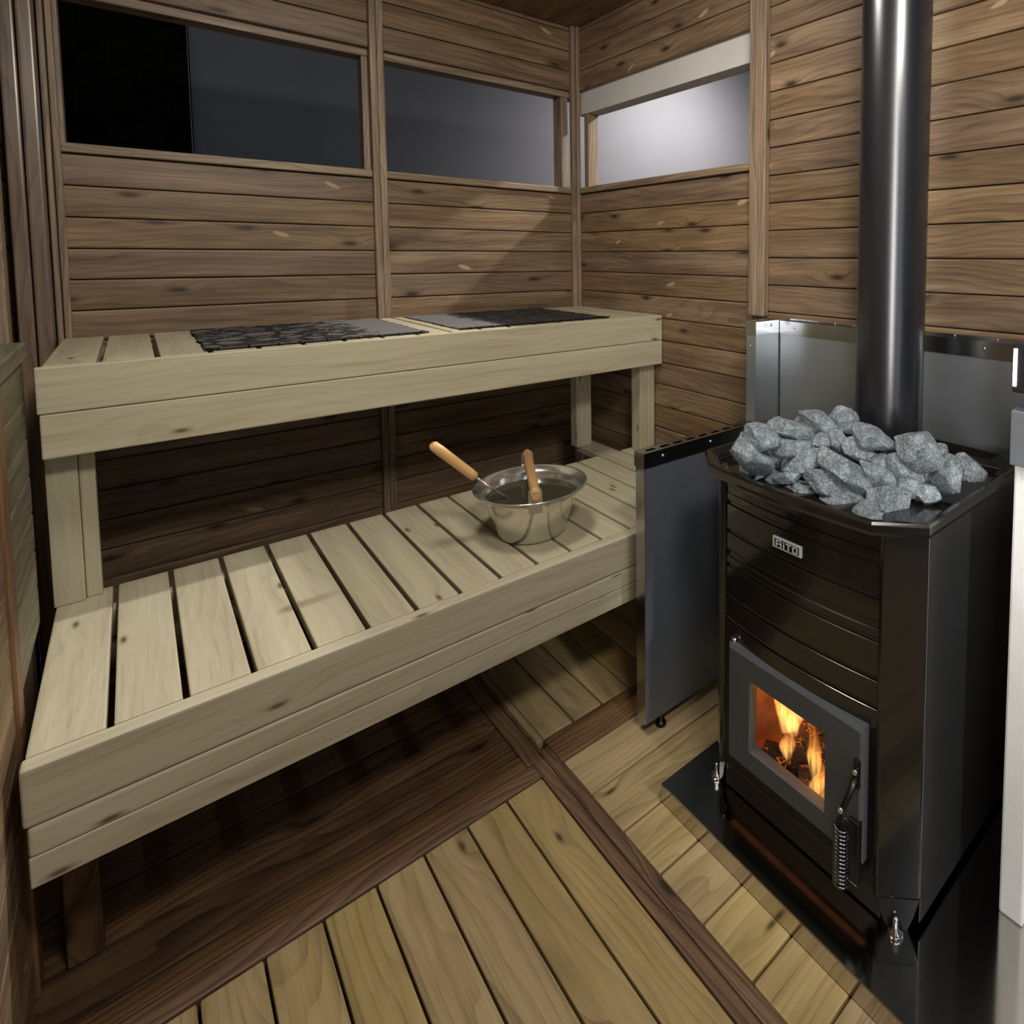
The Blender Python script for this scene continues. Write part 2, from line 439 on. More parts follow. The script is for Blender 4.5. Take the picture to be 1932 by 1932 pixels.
# far left tile, dark planks along x
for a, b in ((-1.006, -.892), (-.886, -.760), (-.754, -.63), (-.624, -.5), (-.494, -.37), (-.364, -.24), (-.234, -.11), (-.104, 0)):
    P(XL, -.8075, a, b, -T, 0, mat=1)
m.box(XL-.05, .05, -3.25, .05, -.08, -.06, 0, mat=3)
struct(m.build('floor', [M['deck'], M['deckdark'], M['beam'], M['earth']]))

# ------------------------------------------------------------------ outside, seen through the openings
m = MB(); m.box(-1.15, 6, 2.2, 2.3, -.3, 4.2, 0)
struct(m.build('wall_outside', M['plaster']))
m = MB(); m.box(-5, -1.165, 2.2, 2.3, -.3, 2.6, 0)
for r in range(20):
    z = -.3+r*.14; x = -5-(r % 2)*.16
    while x < -1.17:
        w = .26+random.random()*.12
        m.box(x, min(x+w, -1.16), 2.16, 2.3, z, z+.138, .003, 1)
        x += w+.003
struct(m.build('wall_stone', M['stonewall']))
m = MB(); m.box(-5, 6, .1, 2.2, -.4, -.32, 0); m.box(.08, 6, -3.4, .1, -.4, -.32, 0)
struct(m.build('ground', M['earth']))

# ------------------------------------------------------------------ lower bench
XA0, XA1 = -1.585, -.006
ZB = .479
lb = thing('lower_bench', 'long pale wooden slatted lower bench carrying the steel pail', 'bench', (-.8, -.75, 0))
for k in range(17):
    x0 = -1.4955+(k-1)*.0917+.0045
    x1 = x0+.0827
    if k == 0: x0 = XA0
    if k == 16: x1 = min(x1, XA1)
    if x0 > XA1-.02: break
    y1 = -.4735 if not (-.22 < (x0+x1)/2 < -.15) else -.297
    boxpart('slat', lb, M['pine'], x0, min(x1, XA1), -1.0348, y1, ZB-.024, ZB, .003)
boxpart('front_board', lb, M['pine'], XA0-.004, XA1, -1.0668, -1.0362, .3895, ZB, .006, 3)
boxpart('front_board', lb, M['pine'], XA0, XA1, -1.0668, -1.0362, .3433, .3880, .006, 3)
boxpart('front_board', lb, M['pine'], XA0, XA1, -1.0668, -1.0362, .2967, .3430, .0012, 1)
boxpart('support_rail', lb, M['pine'], XA0+.02, XA1-.02, -.54, -.51, ZB-.10, ZB-.0245, .003)
for x in (-1.57, -.10):
    boxpart('leg', lb, M['beam'], x, x+.045, -.575, -.545, 0.0025, ZB-.0245, .003)
    boxpart('leg', lb, M['deckdark'], x, x+.045, -.90, -.865, 0.0025, ZB-.0245, .003)  # front legs coloured dark to stand in for shade under the bench

# ------------------------------------------------------------------ upper bench
ZU = .9977
ub = thing('upper_bench', 'pale wooden upper bench along the back wall under the window openings', 'bench', (-.8, -.3, ZB))
for k in range(18):
    x0 = -1.497+(k-1)*.0902+.0045; x1 = x0+.0812
    if k == 0: x0 = -1.578
    x1 = min(x1, -.004)
    if x1-x0 < .02: break
    boxpart('slat', ub, M['pine'], x0, x1, -.5710, -.026, ZU-.022, ZU, .003)
boxpart('front_board', ub, M['pine'], -1.587, .0-.003, -.5888, -.5722, .9038, ZU-.0005, .003, 2)
boxpart('front_board', ub, M['pine'], -1.584, .0-.003, -.5888, -.5722, .8132, .9024, .003, 2)
boxpart('support_rail', ub, M['pine'], -1.57, -.02, -.10, -.07, .90, ZU-.0225, .003)
boxpart('support_rail', ub, M['pine'], -1.57, -.02, -.5715, -.545, .86, ZU-.0225, .003)
lg = boxpart('leg', ub, M['pine'], -1.5880, -1.5405, -.515, -.470, ZB+.0003, .9, .003, 2, 2)
boxpart('batten', lg, M['pine'], -1.5400, -1.5150, -.505, -.472, ZB+.0003, .9, .003, 2, 2)
lg = boxpart('leg', ub, M['pine'], -.0740, -.0395, -.5440, -.4900, ZB+.0003, .86, .003, 2, 2)
boxpart('batten', lg, M['pine'], -.0390, -.0050, -.5440, -.4950, ZB+.0003, .86, .003, 2, 2)
boxpart('leg', ub, M['pine'], -.2230, -.1570, -.3400, -.2950, ZB+.0003, .975, .003, 2, 2)
boxpart('leg', ub, M['pine'], -1.588, -1.54, -.10, -.055, 0.0, .975, .003, 2, 2)

# ------------------------------------------------------------------ seat covers
def seat_cover(x0, x1, y0, y1, m, label, seed, skew=0):
    rnd = random.Random(seed)
    b = MB(); nx, ny = 60, 44; vs = []
    for j in range(ny+1):
        row = []
        for i in range(nx+1):
            fx, fy = i/nx, j/ny
            x = x0+(x1-x0)*fx+skew*fy; y = y0+(y1-y0)*fy
            x += .006*noise.noise((fy*9+seed, fx*2, 1))*(1 if i in (0, nx) else .3); y += .005*noise.noise((fx*12, seed, 3))*(1 if j in (0, ny) else .3)
            z = ZU+.0035+.0022*max(0, noise.noise((fx*9, fy*7, seed)))+.0012*noise.noise((fx*30, fy*24, seed))
            row.append(b.bm.verts.new((x, y, z)))
        vs.append(row)
    fs = []
    for j in range(ny):
        for i in range(nx):
            f = b.bm.faces.new((vs[j][i], vs[j][i+1], vs[j+1][i+1], vs[j+1][i])); f.smooth = True; fs.append(f)
            for lp, (a, c) in zip(f.loops, ((i, j), (i+1, j), (i+1, j+1), (i, j+1))): lp[b.uv].uv = (a/nx, c/ny)
    bmesh.ops.solidify(b.bm, geom=fs, thickness=.0025)
    t = tag(b.build('seat_cover', m), label, 'seat cover', 'seat covers on the upper bench')
    e = MB()
    path = []
    per = [(x0+(x1-x0)*f, y0) for f in [k/24 for k in range(25)]]
    for (x, y) in per: path.append((x+.002*noise.noise((x*30, 0, seed)), y, ZU+.0042))
    e.tube(path, .0026, 6)
    for k in range(9):
        x = x0+(x1-x0)*(k+.3+.4*rnd.random())/9
        e.tube([(x, y0+.001, ZU+.0045), (x+.006*rnd.random(), y0-.006, ZU+.004), (x+.008, y0-.009, ZU+.0022)], [.0032, .0026, .0012], 6)
    e.build('trim_cord', M['blackmetal'], t)
    return t
seat_cover(-1.326, -.832, -.552, -.035, M['mata'], 'grey seat cover with ragged charcoal print, on the left half of upper bench', 3)
seat_cover(-.742, -.213, -.548, -.035, M['matb'], 'nearly black seat cover with grey strip at its left, by the room corner', 11)

# ------------------------------------------------------------------ pail, water, ladle
PC = Vector((-.688, -.868, ZB))
RB, RT, H = .0875, .1475, .131
pl = thing('pail', 'flared stainless steel pail with wooden handle standing on the lower bench', 'pail', PC)
b = MB()
out = [(0, .001), (RB-.006, .001), (RB, .006)]
for k in range(1, 9):
    t = k/8; out.append((RB+(RT-.022-RB)*t**1.05, .006+(H-.012-.006)*t))
out += [(RT-.010, H-.006), (RT-.002, H-.002), (RT, H), (RT-.001, H+.0022), (RT-.006, H+.001), (RT-.024, H-.010)]
inn = [(RB+(RT-.024-RB)*t-.0015, .012+(H-.024)*t) for t in (1, .8, .6, .4, .2, 0)]
prof = out+inn+[(0, .012)]
prof = [(max(r, .0005), z) for r, z in prof]
b.lathe(prof, PC, 96); b.build('bowl', M['bucket'], pl)
ax = Vector((-.40, -.917, 0)).normalized()      # handle runs from the back of the rim to the front
si = Vector((-ax.y, ax.x, 0))
for s in (1, -1):
    b = MB(); c = PC+ax*s*(RT-.004+(.006 if s < 0 else 0))
    pts = [(-.0165, -.016), (.0165, -.016), (.0165, .036)]+[(.0165*math.cos(a), .036+.0165*math.sin(a)) for a in [math.pi*k/10 for k in range(1, 10)]]+[(-.0165, .036)]
    th = .0018
    lo = [b.bm.verts.new(c+si*p[0]+Vector((0, 0, H+p[1]-.008))-ax*th) for p in pts]; hi = [b.bm.verts.new(c+si*p[0]+Vector((0, 0, H+p[1]-.008))+ax*th) for p in pts]
    b.bm.faces.new(lo); b.bm.faces.new(hi)
    for i in range(len(pts)): j = (i+1) % len(pts); b.bm.faces.new((lo[i], lo[j], hi[j], hi[i]))
    e = b.build('handle_ear', M['bucket'], pl)
zc = PC.z+H+.028
b = MB(); e0, e1 = PC-ax*(RT+.016), PC+ax*(RT+.016)
b.tube([(e0.x, e0.y, zc+.005), (e0.x+(e1.x-e0.x)*.03, e0.y+(e1.y-e0.y)*.03, zc+.005), (e1.x-(e1.x-e0.x)*.02, e1.y-(e1.y-e0.y)*.02, zc), (e1.x, e1.y, zc)], [.0105, .0125, .0125, .0105], 20)
b.build('handle', M['oldowel'], pl)
b = MB(); zw = .102; rw = RB+(RT-.024-RB)*((zw-.012)/(H-.024))-.003
b.lathe([(.0005, zw), (rw*.5, zw), (rw, zw)], PC, 64); b.lathe([(rw, zw), (rw-.03, zw-.06), (.0005, zw-.07)], PC, 64)
tag(b.build('pail_water', M['water']), 'dark still water inside the steel pail', 'water')

ld = thing('ladle', 'sauna ladle with wooden grip and thin wire shaft leaning in the pail', 'ladle', PC+Vector((0, 0, .1)))
A_, B_, C_ = LADLE = (Vector((-.9260, -.8220, .7575)), Vector((-.8250, -.8360, .6530)), Vector((-.7360, -.8560, .5690)))
d = (B_-A_).normalized()
b = MB(); b.tube([A_, A_+d*.006, A_+d*.03, B_-d*.02, B_-d*.003, B_], [.007, .0118, .0128, .0122, .0115, .008], 20); b.build('grip', M['dowel'], ld)
b = MB(); side = Vector((.5, -.85, 0))*.0022
b.tube([B_-d*.005+side, C_+side*.4], .0019, 8); b.tube([B_-d*.005-side, C_-side*.4], .0019, 8); b.build('shaft', M['bucket'], ld)
b = MB(); b.lathe([(.0005, -.034), (.022, -.03), (.034, -.016), (.037, 0), (.0355, 0), (.032, -.015), (.02, -.028), (.0005, -.032)], C_+Vector((.02, -.012, -.012)), 32); b.build('scoop', M['bucket'], ld)

# ------------------------------------------------------------------ hearth plate
HZ = .045
t = thing('hearth_plate', 'mirror polished steel floor plate under the black stove', 'floor plate', (-.34, -1.7, 0))
m = MB(); m.box(-.633, -.012, -2.25, -1.345, HZ-.003, HZ, .001, 1); m.build('top_sheet', M['mirror'], t)
m = MB(); m.box(-.633, -.631, -2.25, -1.345, .0025, HZ-.0032, 0); m.build('front_lip', M['mirror'], t)
m = MB(); m.box(-.6305, -.012, -1.347, -1.345, .0025, HZ-.0032, 0); m.build('side_lip', M['mirror'], t)
m = MB(); m.box(-.628, -.015, -2.24, -1.35, .001, HZ-.004, 0); m.build('core', M['dark'], t)

# ------------------------------------------------------------------ stove
YC = -1.637
FX = -.548                       # front plane
st = thing('sauna_stove', 'tall black wood-burning sauna stove with lit glass door', 'stove', (-.33, YC, HZ))
yl, yr = -1.444, -1.828          # where the front panel meets the corner columns
cl, cr = -1.388, -1.884
XBK = -.105
# carcass: sheets around a hollow
m = MB()
m.box(-.496, XBK, cr, cr+.003, .062, .764, .001, 1); m.build('side_panel', M['enamelside'], st)
m = MB(); m.box(-.496, XBK, cl-.003, cl, .062, .764, .001, 1); m.build('side_panel', M['enamelside'], st)
m = MB(); m.box(XBK-.003, XBK, cr+.004, cl-.004, .062, .764, .001, 1); m.build('back_panel', M['enamelside'], st)
m = MB(); m.box(-.49, XBK-.004, cr+.01, cl-.01, .405, .412, 0); m.build('baffle', M['dark'], st)
def column(y_in, y_out, sgn):
    b = MB()
    o = [(FX, y_in), (FX+.050, y_out), (FX+.058, y_out), (FX+.058, y_out-sgn*.02), (FX+.02, y_in-sgn*.004), (FX+.006, y_in-sgn*.010)]
    for z0, z1, tap in ((.105, .758, 0),):
        b.prism(o, z0, z1, bev=.0035)
    # foot of the column tapers to the floor plate
    q = lambda z, k: [(FX+.029+(x-FX-.029)*k, (y_in+y_out)/2+(y-(y_in+y_out)/2)*k, z) for x, y in o]
    b.loft([q(.1055, .97), q(.07, .7), q(HZ+.0005, .42)], smooth=False)
    c = b.build('corner_column', M['enamel'], st)
    g = MB(); g.lathe([(.0005, 0), (.013, 0), (.012, .008), (.005, .011), (.005, .03), (.0005, .03)], (FX+.02, (y_in+y_out)/2-sgn*.0, HZ+.0005), 24)
    g.build('levelling_foot', M['chrome'], c)
column(yl, cl, 1); column(yr, cr, -1)
# bowed, ribbed front panel
def bow(y): t_ = (y-YC)/(yl-YC); return FX+.010-.016*(1-t_*t_)
b = MB()
zs = []
grooves = [(.724, .011), (.697, .006), (.634, .004), (.586, .011), (.560, .006), (.490, .004), (.439, .004)]
z = .403
pts = [(.398, .004), (.399, 0)]
for gz, gw in sorted(grooves):
    pts += [(gz-gw/2-.002, 0), (gz-gw/2, .0035), (gz+gw/2, .0035), (gz+gw/2+.002, -.0008), (gz+gw/2+.004, 0)]
pts += [(.757, 0), (.7585, .004)]
ny = 40; ya, yb = yl-.004, yr+.004
rows = [[(bow(ya+(yb-ya)*i/ny)+dx, ya+(yb-ya)*i/ny, z) for i in range(ny+1)] for z, dx in pts]
back = [[(FX+.02, ya+(yb-ya)*i/ny, z) for i in range(ny+1)] for z in (.7585, .398)]
b.loft(rows+back+[rows[0]], False, False, smooth=False, closed=False)
b.build('front_panel', M['enamel'], st)
# badge
yb0, yb1, zb0, zb1 = -1.5965, -1.6655, .6545, .6765
xb = bow(-1.63)-.0035
b = MB()
b.box(xb, xb+.0045, yb1, yb0, zb0, zb1, .0012, 2); bd = b.build('badge', M['badge'], st)
b = MB(); b.box(xb-.0006, xb+.001, yb1+.005, yb0-.005, zb0+.0035, zb1-.0035, .0003, 1); b.build('badge_field', M['blackmetal'], bd)
b = MB()
def bar(y0, y1, z0, z1):   # y measured from the badge's left end towards its right, 0..1 both ways
    Y = lambda t_: yb0-.006-(abs(yb1-yb0)-.012)*t_
    Z = lambda t_: zb0+.0045+(zb1-zb0-.009)*t_
    b.box(xb-.0012, xb-.0004, min(Y(y0), Y(y1)), max(Y(y0), Y(y1)), Z(z0), Z(z1), 0)
bar(.05, .10, 0, .85); bar(.07, .28, .80, 1.0); bar(.25, .30, 0, .85); bar(.10, .25, .34, .5)          # A
bar(.37, .42, 0, .66); bar(.37, .42, .8, 1)                                                       # I
bar(.48, .70, .8, 1.0); bar(.565, .615, 0, .85)                                                   # T
bar(.76, .81, 0, 1); bar(.92, .97, 0, 1); bar(.79, .94, .82, 1); bar(.79, .94, 0, .18)                # O
b.build('badge_letters', M['badge'], bd)
# firebox
m = MB()
m.box(-.536, -.26, -1.80, -1.795, .11, .40, 0); m.box(-.54, -.26, -1.475, -1.47, .11, .40, 0)
m.box(-.265, -.26, -1.795, -1.475, .11, .40, 0); m.box(-.54, -.26, -1.795, -1.475, .395, .40, 0); m.box(-.54, -.26, -1.795, -1.475, .11, .125, 0)
m.build('firebox', M['brick'], st)
m = MB(); m.box(-.530, -.522, yr+.002, yl-.002, HZ+.004, .108, .001, 1); m.build('ash_front', M['enamel'], st)
m = MB(); m.box(-.541, -.536, yr+.002, yl-.002, .112, .402, 0)
# (the opening for the fire is cut by building the face plate from four strips)
m.bm.free(); m = MB()
m.box(-.541, -.537, -1.538, yl-.002, .112, .402, 0); m.box(-.541, -.537, yr+.002, -1.733, .112, .402, 0)
m.box(-.541, -.537, -1.733, -1.538, .112, .195, 0); m.box(-.541, -.537, -1.733, -1.538, .357, .402, 0)
m.build('face_plate', M['blackmetal'], st)
# door: cast frame around a window
DX = -.562
y0, y1, z0, z1 = -1.806, -1.480, .1545, .4050
wy0, wy1, wz0, wz1 = -1.7290, -1.5420, .2000, .3520
b = MB()
def rect(ya, yb, za, zb, x): return [(x, ya, za), (x, yb, za), (x, yb, zb), (x, ya, zb)]
rings = [rect(y0, y1, z0, z1, DX+.022), rect(y0, y1, z0, z1, DX+.007), rect(y0+.006, y1-.006, z0+.006, z1-.008, DX),
         rect(wy0, wy1, wz0, wz1, DX), rect(wy0+.002, wy1-.002, wz0+.002, wz1-.002, DX+.003), rect(wy0+.002, wy1-.002, wz0+.002, wz1-.002, DX+.022), rect(y0, y1, z0, z1, DX+.022)]
b.loft(rings, False, False, smooth=False)
dr = b.build('door', M['castiron'], st)
b = MB(); b.box(DX+.010, DX+.013, wy0+.0005, wy1-.0005, wz0+.0005, wz1-.0005, 0); b.build('door_glass', M['glass'], dr)
b = MB()
b.tube([(DX+.012, -1.4885, .400), (DX+.012, -1.4885, .416)], .0055, 14); b.build('hinge', M['chrome'], dr)
# latch and spring handle
HX, HY = -.600, -1.7905
b = MB()
b.box(DX-.008, DX-.0003, -1.8035, -1.7925, .298, .348, .002); b.tube([(DX-.006, -1.798, .318), (DX-.022, -1.796, .300), (HX+.002, -1.792, .278), (HX, HY, .262), (HX, HY, .146)], .0055, 10)
hd = b.build('door_handle', M['blackmetal'], dr)
b = MB(); b.tube([(DX-.0125, -1.798, .330), (DX-.008, -1.798, .330)], .0045, 12); b.build('rivet', M['chrome'], hd)
b = MB(); b.tube([(HX-.0085, -1.7925, .279), (HX-.003, -1.792, .279)], .0045, 12); b.build('rivet', M['chrome'], hd)
b = MB(); hp = []
for k in range(15*14+1):
    a = k/14*2*math.pi; hp.append((HX+.0125*math.cos(a), HY+.0125*math.sin(a), .250-.0072*k/14))
b.tube(hp, .0020, 6); b.build('spring_grip', M['spring'], hd)
b = MB(); b.box(DX-.008, DX+.012, -1.8045, -1.784, .120, .235, .002); b.build('latch_guard', M['blackmetal'], dr)

# stone tray: chamfered tray with raised rim, hollow inside
def octo(inset, z):
    xa, xb_, ya_, yb_ = -.574+inset, -.052-inset, -1.893+inset, -1.362-inset
    c1, c2 = .058-inset*.4, .072-inset*.4
    p = [(xa, yb_-c2)]
    for k in range(1, 12):
        f = k/12; y = (yb_-c2)+((ya_+c2)-(yb_-c2))*f; p.append((xa-.012*(1-(2*f-1)**2), y))
    p += [(xa, ya_+c2), (xa+c1, ya_), (xb_-.04, ya_), (xb_, ya_+.05), (xb_, yb_-.05), (xb_-.04, yb_), (xa+c1, yb_)]
    return [(x, y, z) for x, y in p]
b = MB()
b.loft([octo(.012, .752), octo(.003, .757), octo(0, .764), octo(0, .776), octo(.003, .7805), octo(.010, .781), octo(.026, .768), octo(.034, .752), octo(.036, .70)], True, True, smooth=False)
b.build('stone_tray', M['enamel'], st)

# logs and flames
fr = thing('log_fire', 'burning logs and yellow flames behind the stove door glass', 'fire', (-.42, -1.63, .126))
rnd = random.Random(5)
def log(p, q, r, name='log'):
    b = MB(); p, q = Vector(p), Vector(q); n = 14; rings = []
    d = (q-p).normalized(); a = d.cross(Vector((0, 0, 1))).normalized(); c = d.cross(a)
    for i in range(n+1):
        o = p+(q-p)*i/n; k = 22
        rings.append([o+(a*math.cos(2*math.pi*j/k)+c*math.sin(2*math.pi*j/k))*r*(1+.35*noise.noise((o.x*20+j*.7, o.y*30, j*.9+r*50))+.12*math.cos(3*2*math.pi*j/k)) for j in range(k)])
    b.loft(rings, smooth=False); return b.build(name, M['ember'], fr)
log((-.495, -1.585, .190), (-.36, -1.70, .205), .026)
log((-.480, -1.625, .232), (-.39, -1.70, .240), .022)
log((-.52, -1.64, .172), (-.40, -1.77, .178), .024)
log((-.50, -1.53, .150), (-.42, -1.78, .150), .025)
log((-.47, -1.745, .185), (-.38, -1.775, .225), .020)
def flame(x, y, z, h, r, lean=0, seed=0):
    b = MB(); rings = []; n = 18
    for i in range(15):
        t_ = i/14; w = r*math.sin(math.pi*t_**.75)**.9*(1-t_*.55)+.0003
        cx = x+.014*noise.noise((t_*2.5, seed, 0)); cy = y+lean*t_*t_+.018*noise.noise((t_*3, seed, 5))
        rings.append([(cx+w*.6*math.cos(2*math.pi*j/n)*(1+.3*noise.noise((j*.5, t_*4, seed))), cy+w*math.sin(2*math.pi*j/n)*(1+.4*noise.noise((j*.6, t_*4, seed+9))), z+h*t_) for j in range(n)])
    b.loft(rings); return b.build('flame', M['flame'], fr)
for x, y, z, h, w, ln, sd in ((-.46, -1.558, .180, .17, .034, .006, 1), (-.40, -1.545, .18, .18, .034, .006, 21), (-.51, -1.600, .185, .10, .020, .004, 22), (-.48, -1.592, .215, .11, .022, -.006, 2), (-.40, -1.610, .23, .15, .030, 0, 3),
                              (-.42, -1.660, .235, .15, .030, .010, 4), (-.515, -1.668, .19, .15, .020, -.004, 5), (-.525, -1.690, .170, .115, .020, -.006, 6),
                              (-.50, -1.722, .185, .13, .022, .010, 7), (-.44, -1.635, .25, .12, .022, -.006, 23), (-.49, -1.738, .20, .15, .020, -.004, 24), (-.32, -1.60, .20, .19, .040, 0, 8), (-.53, -1.712, .165, .085, .014, .008, 9),
                              (-.32, -1.69, .20, .19, .040, 0, 10), (-.45, -1.748, .19, .15, .022, .004, 11)):
    flame(x, y, z, h, w, ln, sd)

# ------------------------------------------------------------------ stones
def rock(seed, c, s, rot, label):
    r = random.Random(seed)
    b = MB()
    bmesh.ops.create_icosphere(b.bm, subdivisions=5, radius=1)
    pl_ = []
    for _ in range(13):
        n_ = Vector((r.gauss(0, 1), r.gauss(0, 1), r.gauss(0, 1))).normalized(); pl_.append((n_, .55+.36*r.random()))
    for v in b.bm.verts:
        d_ = v.co.normalized(); q = 1.05
        for n_, h_ in pl_:
            k = d_.dot(n_)
            if k > .2: q = min(q, h_/k)
        q *= 1.04+.035*noise.noise(d_*2.3+Vector((seed, 0, 0)))+.03*noise.noise(d_*7+Vector((0, seed, 0)))+.012*noise.noise(d_*19+Vector((0, 0, seed)))
        v.co = Vector((d_.x*q*s[0], d_.y*q*s[1], d_.z*q*s[2]))
    for f in b.bm.faces: f.smooth = True
    o = b.build('sauna_stone', M['stone'])
    o.location = c; o.rotation_euler = rot
    return tag(o, label, 'stone', 'grey stones heaped on the stove')
# each: pixel-free world centre, half sizes (across the view, along the view, up), rotation, label
#STONES_BEGIN
STONES = [
    ((-0.5057, -1.5207, 0.835), (0.0456, 0.0324, 0.0316), (-0.079, 0.5, -0.812), 'rounded grey stone at the left end of the heap, behind the front left stone'),
    ((-0.5098, -1.5076, 0.8), (0.0684, 0.0418, 0.0318), (-0.104, 0.7, -0.809), 'large wedge-shaped stone at the front left corner of the heap'),
    ((-0.4263, -1.5361, 0.845), (0.0517, 0.033, 0.0274), (0.125, 0.15, -0.627), 'flat grey stone at the back left, right beside the leftmost upper stone'),
    ((-0.3535, -1.5336, 0.85), (0.0409, 0.0274, 0.0246), (-0.083, 0.018, -0.871), 'stone at the back of the heap, half hidden behind a bigger one'),
    ((-0.3757, -1.5825, 0.852), (0.0562, 0.0363, 0.0305), (-0.098, 0.55, -0.902), 'broad stone at the back of the heap left of the flue'),
    ((-0.3365, -1.6046, 0.858), (0.0363, 0.0301, 0.035), (0.128, 0.164, -0.606), 'topmost stone at the back of the heap, just left of the flue pipe'),
    ((-0.444, -1.5641, 0.815), (0.0494, 0.0336, 0.0308), (0.09, -0.153, -0.855), 'blocky stone in the left middle of the heap'),
    ((-0.4573, -1.5943, 0.795), (0.0557, 0.0341, 0.0261), (0.038, -0.35, -0.582), 'sloping stone left of the longest front stone'),
    ((-0.4869, -1.585, 0.775), (0.035, 0.0217, 0.0169), (0.114, -0.207, -0.707), 'small low stone at the front left against the tray rim'),
    ((-0.4023, -1.5966, 0.828), (0.0286, 0.022, 0.0237), (0.052, 0.003, -0.921), 'small dark stone wedged in the middle left of the heap'),
    ((-0.3772, -1.6206, 0.825), (0.0363, 0.0274, 0.0289), (-0.008, -0.205, -0.542), 'squarish stone at the centre of the heap below the topmost stone'),
    ((-0.3584, -1.6917, 0.845), (0.0576, 0.0344, 0.025), (0.11, 0.35, -0.859), 'pale slab-topped stone directly in front of the flue pipe'),
    ((-0.3679, -1.6791, 0.815), (0.0492, 0.0319, 0.0271), (0.123, 0.5, -0.568), 'stone at the centre of the heap below the slab-topped stone'),
    ((-0.4425, -1.6915, 0.79), (0.0816, 0.0466, 0.0306), (0.104, 0.68, -0.803), 'long diagonal stone at the front centre of the heap, the largest one'),
    ((-0.4579, -1.6701, 0.765), (0.0769, 0.0419, 0.024), (0.03, 0.52, -0.929), 'long low stone at the front rim under the diagonal one'),
    ((-0.3727, -1.7196, 0.805), (0.0334, 0.0221, 0.0195), (-0.058, 0.156, -0.988), 'small flat stone in the middle right of the heap'),
    ((-0.3958, -1.7321, 0.785), (0.0572, 0.0346, 0.0259), (-0.136, 0.65, -0.869), 'smooth sloping stone right of the diagonal stone'),
    ((-0.3275, -1.7235, 0.808), (0.0299, 0.0192, 0.016), (0.01, -0.014, -0.838), 'small dark shaded stone in the right middle, in front of the flue'),
    ((-0.3458, -1.783, 0.845), (0.0569, 0.0423, 0.0438), (0.149, 0.6, -0.803), 'big upright stone at the right, the highest right of the flue'),
    ((-0.2403, -1.7809, 0.815), (0.0184, 0.0146, 0.0162), (-0.089, 0.066, -0.871), 'small dark stone peeking out behind the big upright one'),
    ((-0.3544, -1.7703, 0.8), (0.047, 0.0317, 0.0287), (-0.043, 0.7, -0.849), 'triangular stone below the big upright one'),
    ((-0.3275, -1.8335, 0.8), (0.0389, 0.0334, 0.0402), (0.018, 0.202, -0.959), 'large dark-based stone at the right of the heap'),
    ((-0.261, -1.8469, 0.8), (0.0329, 0.0277, 0.0328), (-0.132, -0.136, -0.627), 'rightmost stone of the heap at the right tray rim'),
    ((-0.3754, -1.7789, 0.778), (0.0362, 0.025, 0.0236), (0.035, -0.131, -0.844), 'pale stone at the right front below the triangular stone'),
    ((-0.3641, -1.808, 0.772), (0.0308, 0.0227, 0.0233), (-0.097, -0.02, -0.988), 'small pale stone at the right front by the tray rim'),
    ((-0.4274, -1.7738, 0.762), (0.0548, 0.034, 0.0266), (0.059, 0.198, -0.532), 'low pale stone at the front right corner of the tray rim'),
]
#STONES_END
for i, (c, s, rot, label) in enumerate(STONES): rock(i*3+2, c, s, rot, label)
LOW = 'grey stone low in the stove heap, mostly hidden under other stones'
rl_ = random.Random(9); k_ = 0
for gx in (-.475, -.405, -.335, -.245, -.150):
    for gy in (-1.465, -1.540, -1.615, -1.690, -1.765):
        if gx > -.30 and abs(gy-YC) < .12: continue
        if gx == -.150 and gy > -1.5: continue
        rock(200+k_, (gx+rl_.uniform(-.008, .008), gy+rl_.uniform(-.008, .008), .738+(.022 if gx > -.45 and gy > -1.75 else 0)), (.038, .036, .033), (rl_.uniform(-.4, .4), rl_.uniform(-.4, .4), rl_.uniform(0, 3)), LOW)
        k_ += 1

# ------------------------------------------------------------------ flue
fp = thing('flue_pipe', 'tall glossy black flue pipe rising from the stove to the ceiling', 'flue', (-.2, YC, .70))
b = MB(); b.lathe([(.074, .0), (.074, 1.5)], (-.2, YC, .702), 96); b.build('pipe', M['pipe'], fp)
b = MB(); b.lathe([(.0745, 0), (.079, 0), (.079, .03), (.0745, .03)], (-.2, YC, .702), 64); b.build('collar', M['pipe'], fp)

# ------------------------------------------------------------------ heat shields
SY0, SY1 = -1.176, -1.140       # near face and far face of the side shield
hs = thing('side_heat_shield', 'freestanding steel heat shield with slotted top between bench and stove', 'heat shield', (-.3, -1.158, 0))
m = MB(); m.box(-.5435, -.004, SY0, SY0+.002, .030, .700, .0005, 1); m.build('near_sheet', M['shieldface'], hs)
m = MB(); m.box(-.5435, -.004, SY1-.002, SY1, .030, .700, .0005, 1); m.build('far_sheet', M['sheet'], hs)
m = MB(); m.box(-.5445, -.5425, SY0, SY1, .030, .699, .0005, 1); m.build('end_sheet', M['rail'], hs)
# slotted U rail along the top
m = MB()
m.box(-.5465, -.136, SY0-.002, SY0-.0005, .694, .7315, 0); m.box(-.5465, -.136, SY1+.0005, SY1+.002, .694, .7315, 0)
m.box(-.5475, -.546, SY0-.002, SY1+.002, .694, .7315, 0)
n = 9; pitch = .0455; xs = -.5465
m.box(-.5465, -.136, SY0-.002, SY0+.012, .7300, .7315, 0); m.box(-.5465, -.136, SY1-.012, SY1+.002, .7300, .7315, 0)
for k in range(n+1):
    a = -.5465 if k == 0 else -.5265+(k-1)*pitch+.030
    e = -.5265+k*pitch if k < n else -.136
    m.box(a, e, SY0+.012, SY1-.012, .7300, .7315, 0)
m.build('slotted_rail', M['rail'], hs)
b = MB()
for x in (-.46, -.21): b.lathe([(.0005, .0), (.0035, .0), (.0038, .001), (.0025, .0028), (.0005, .0034)], (0, 0, 0), 12)
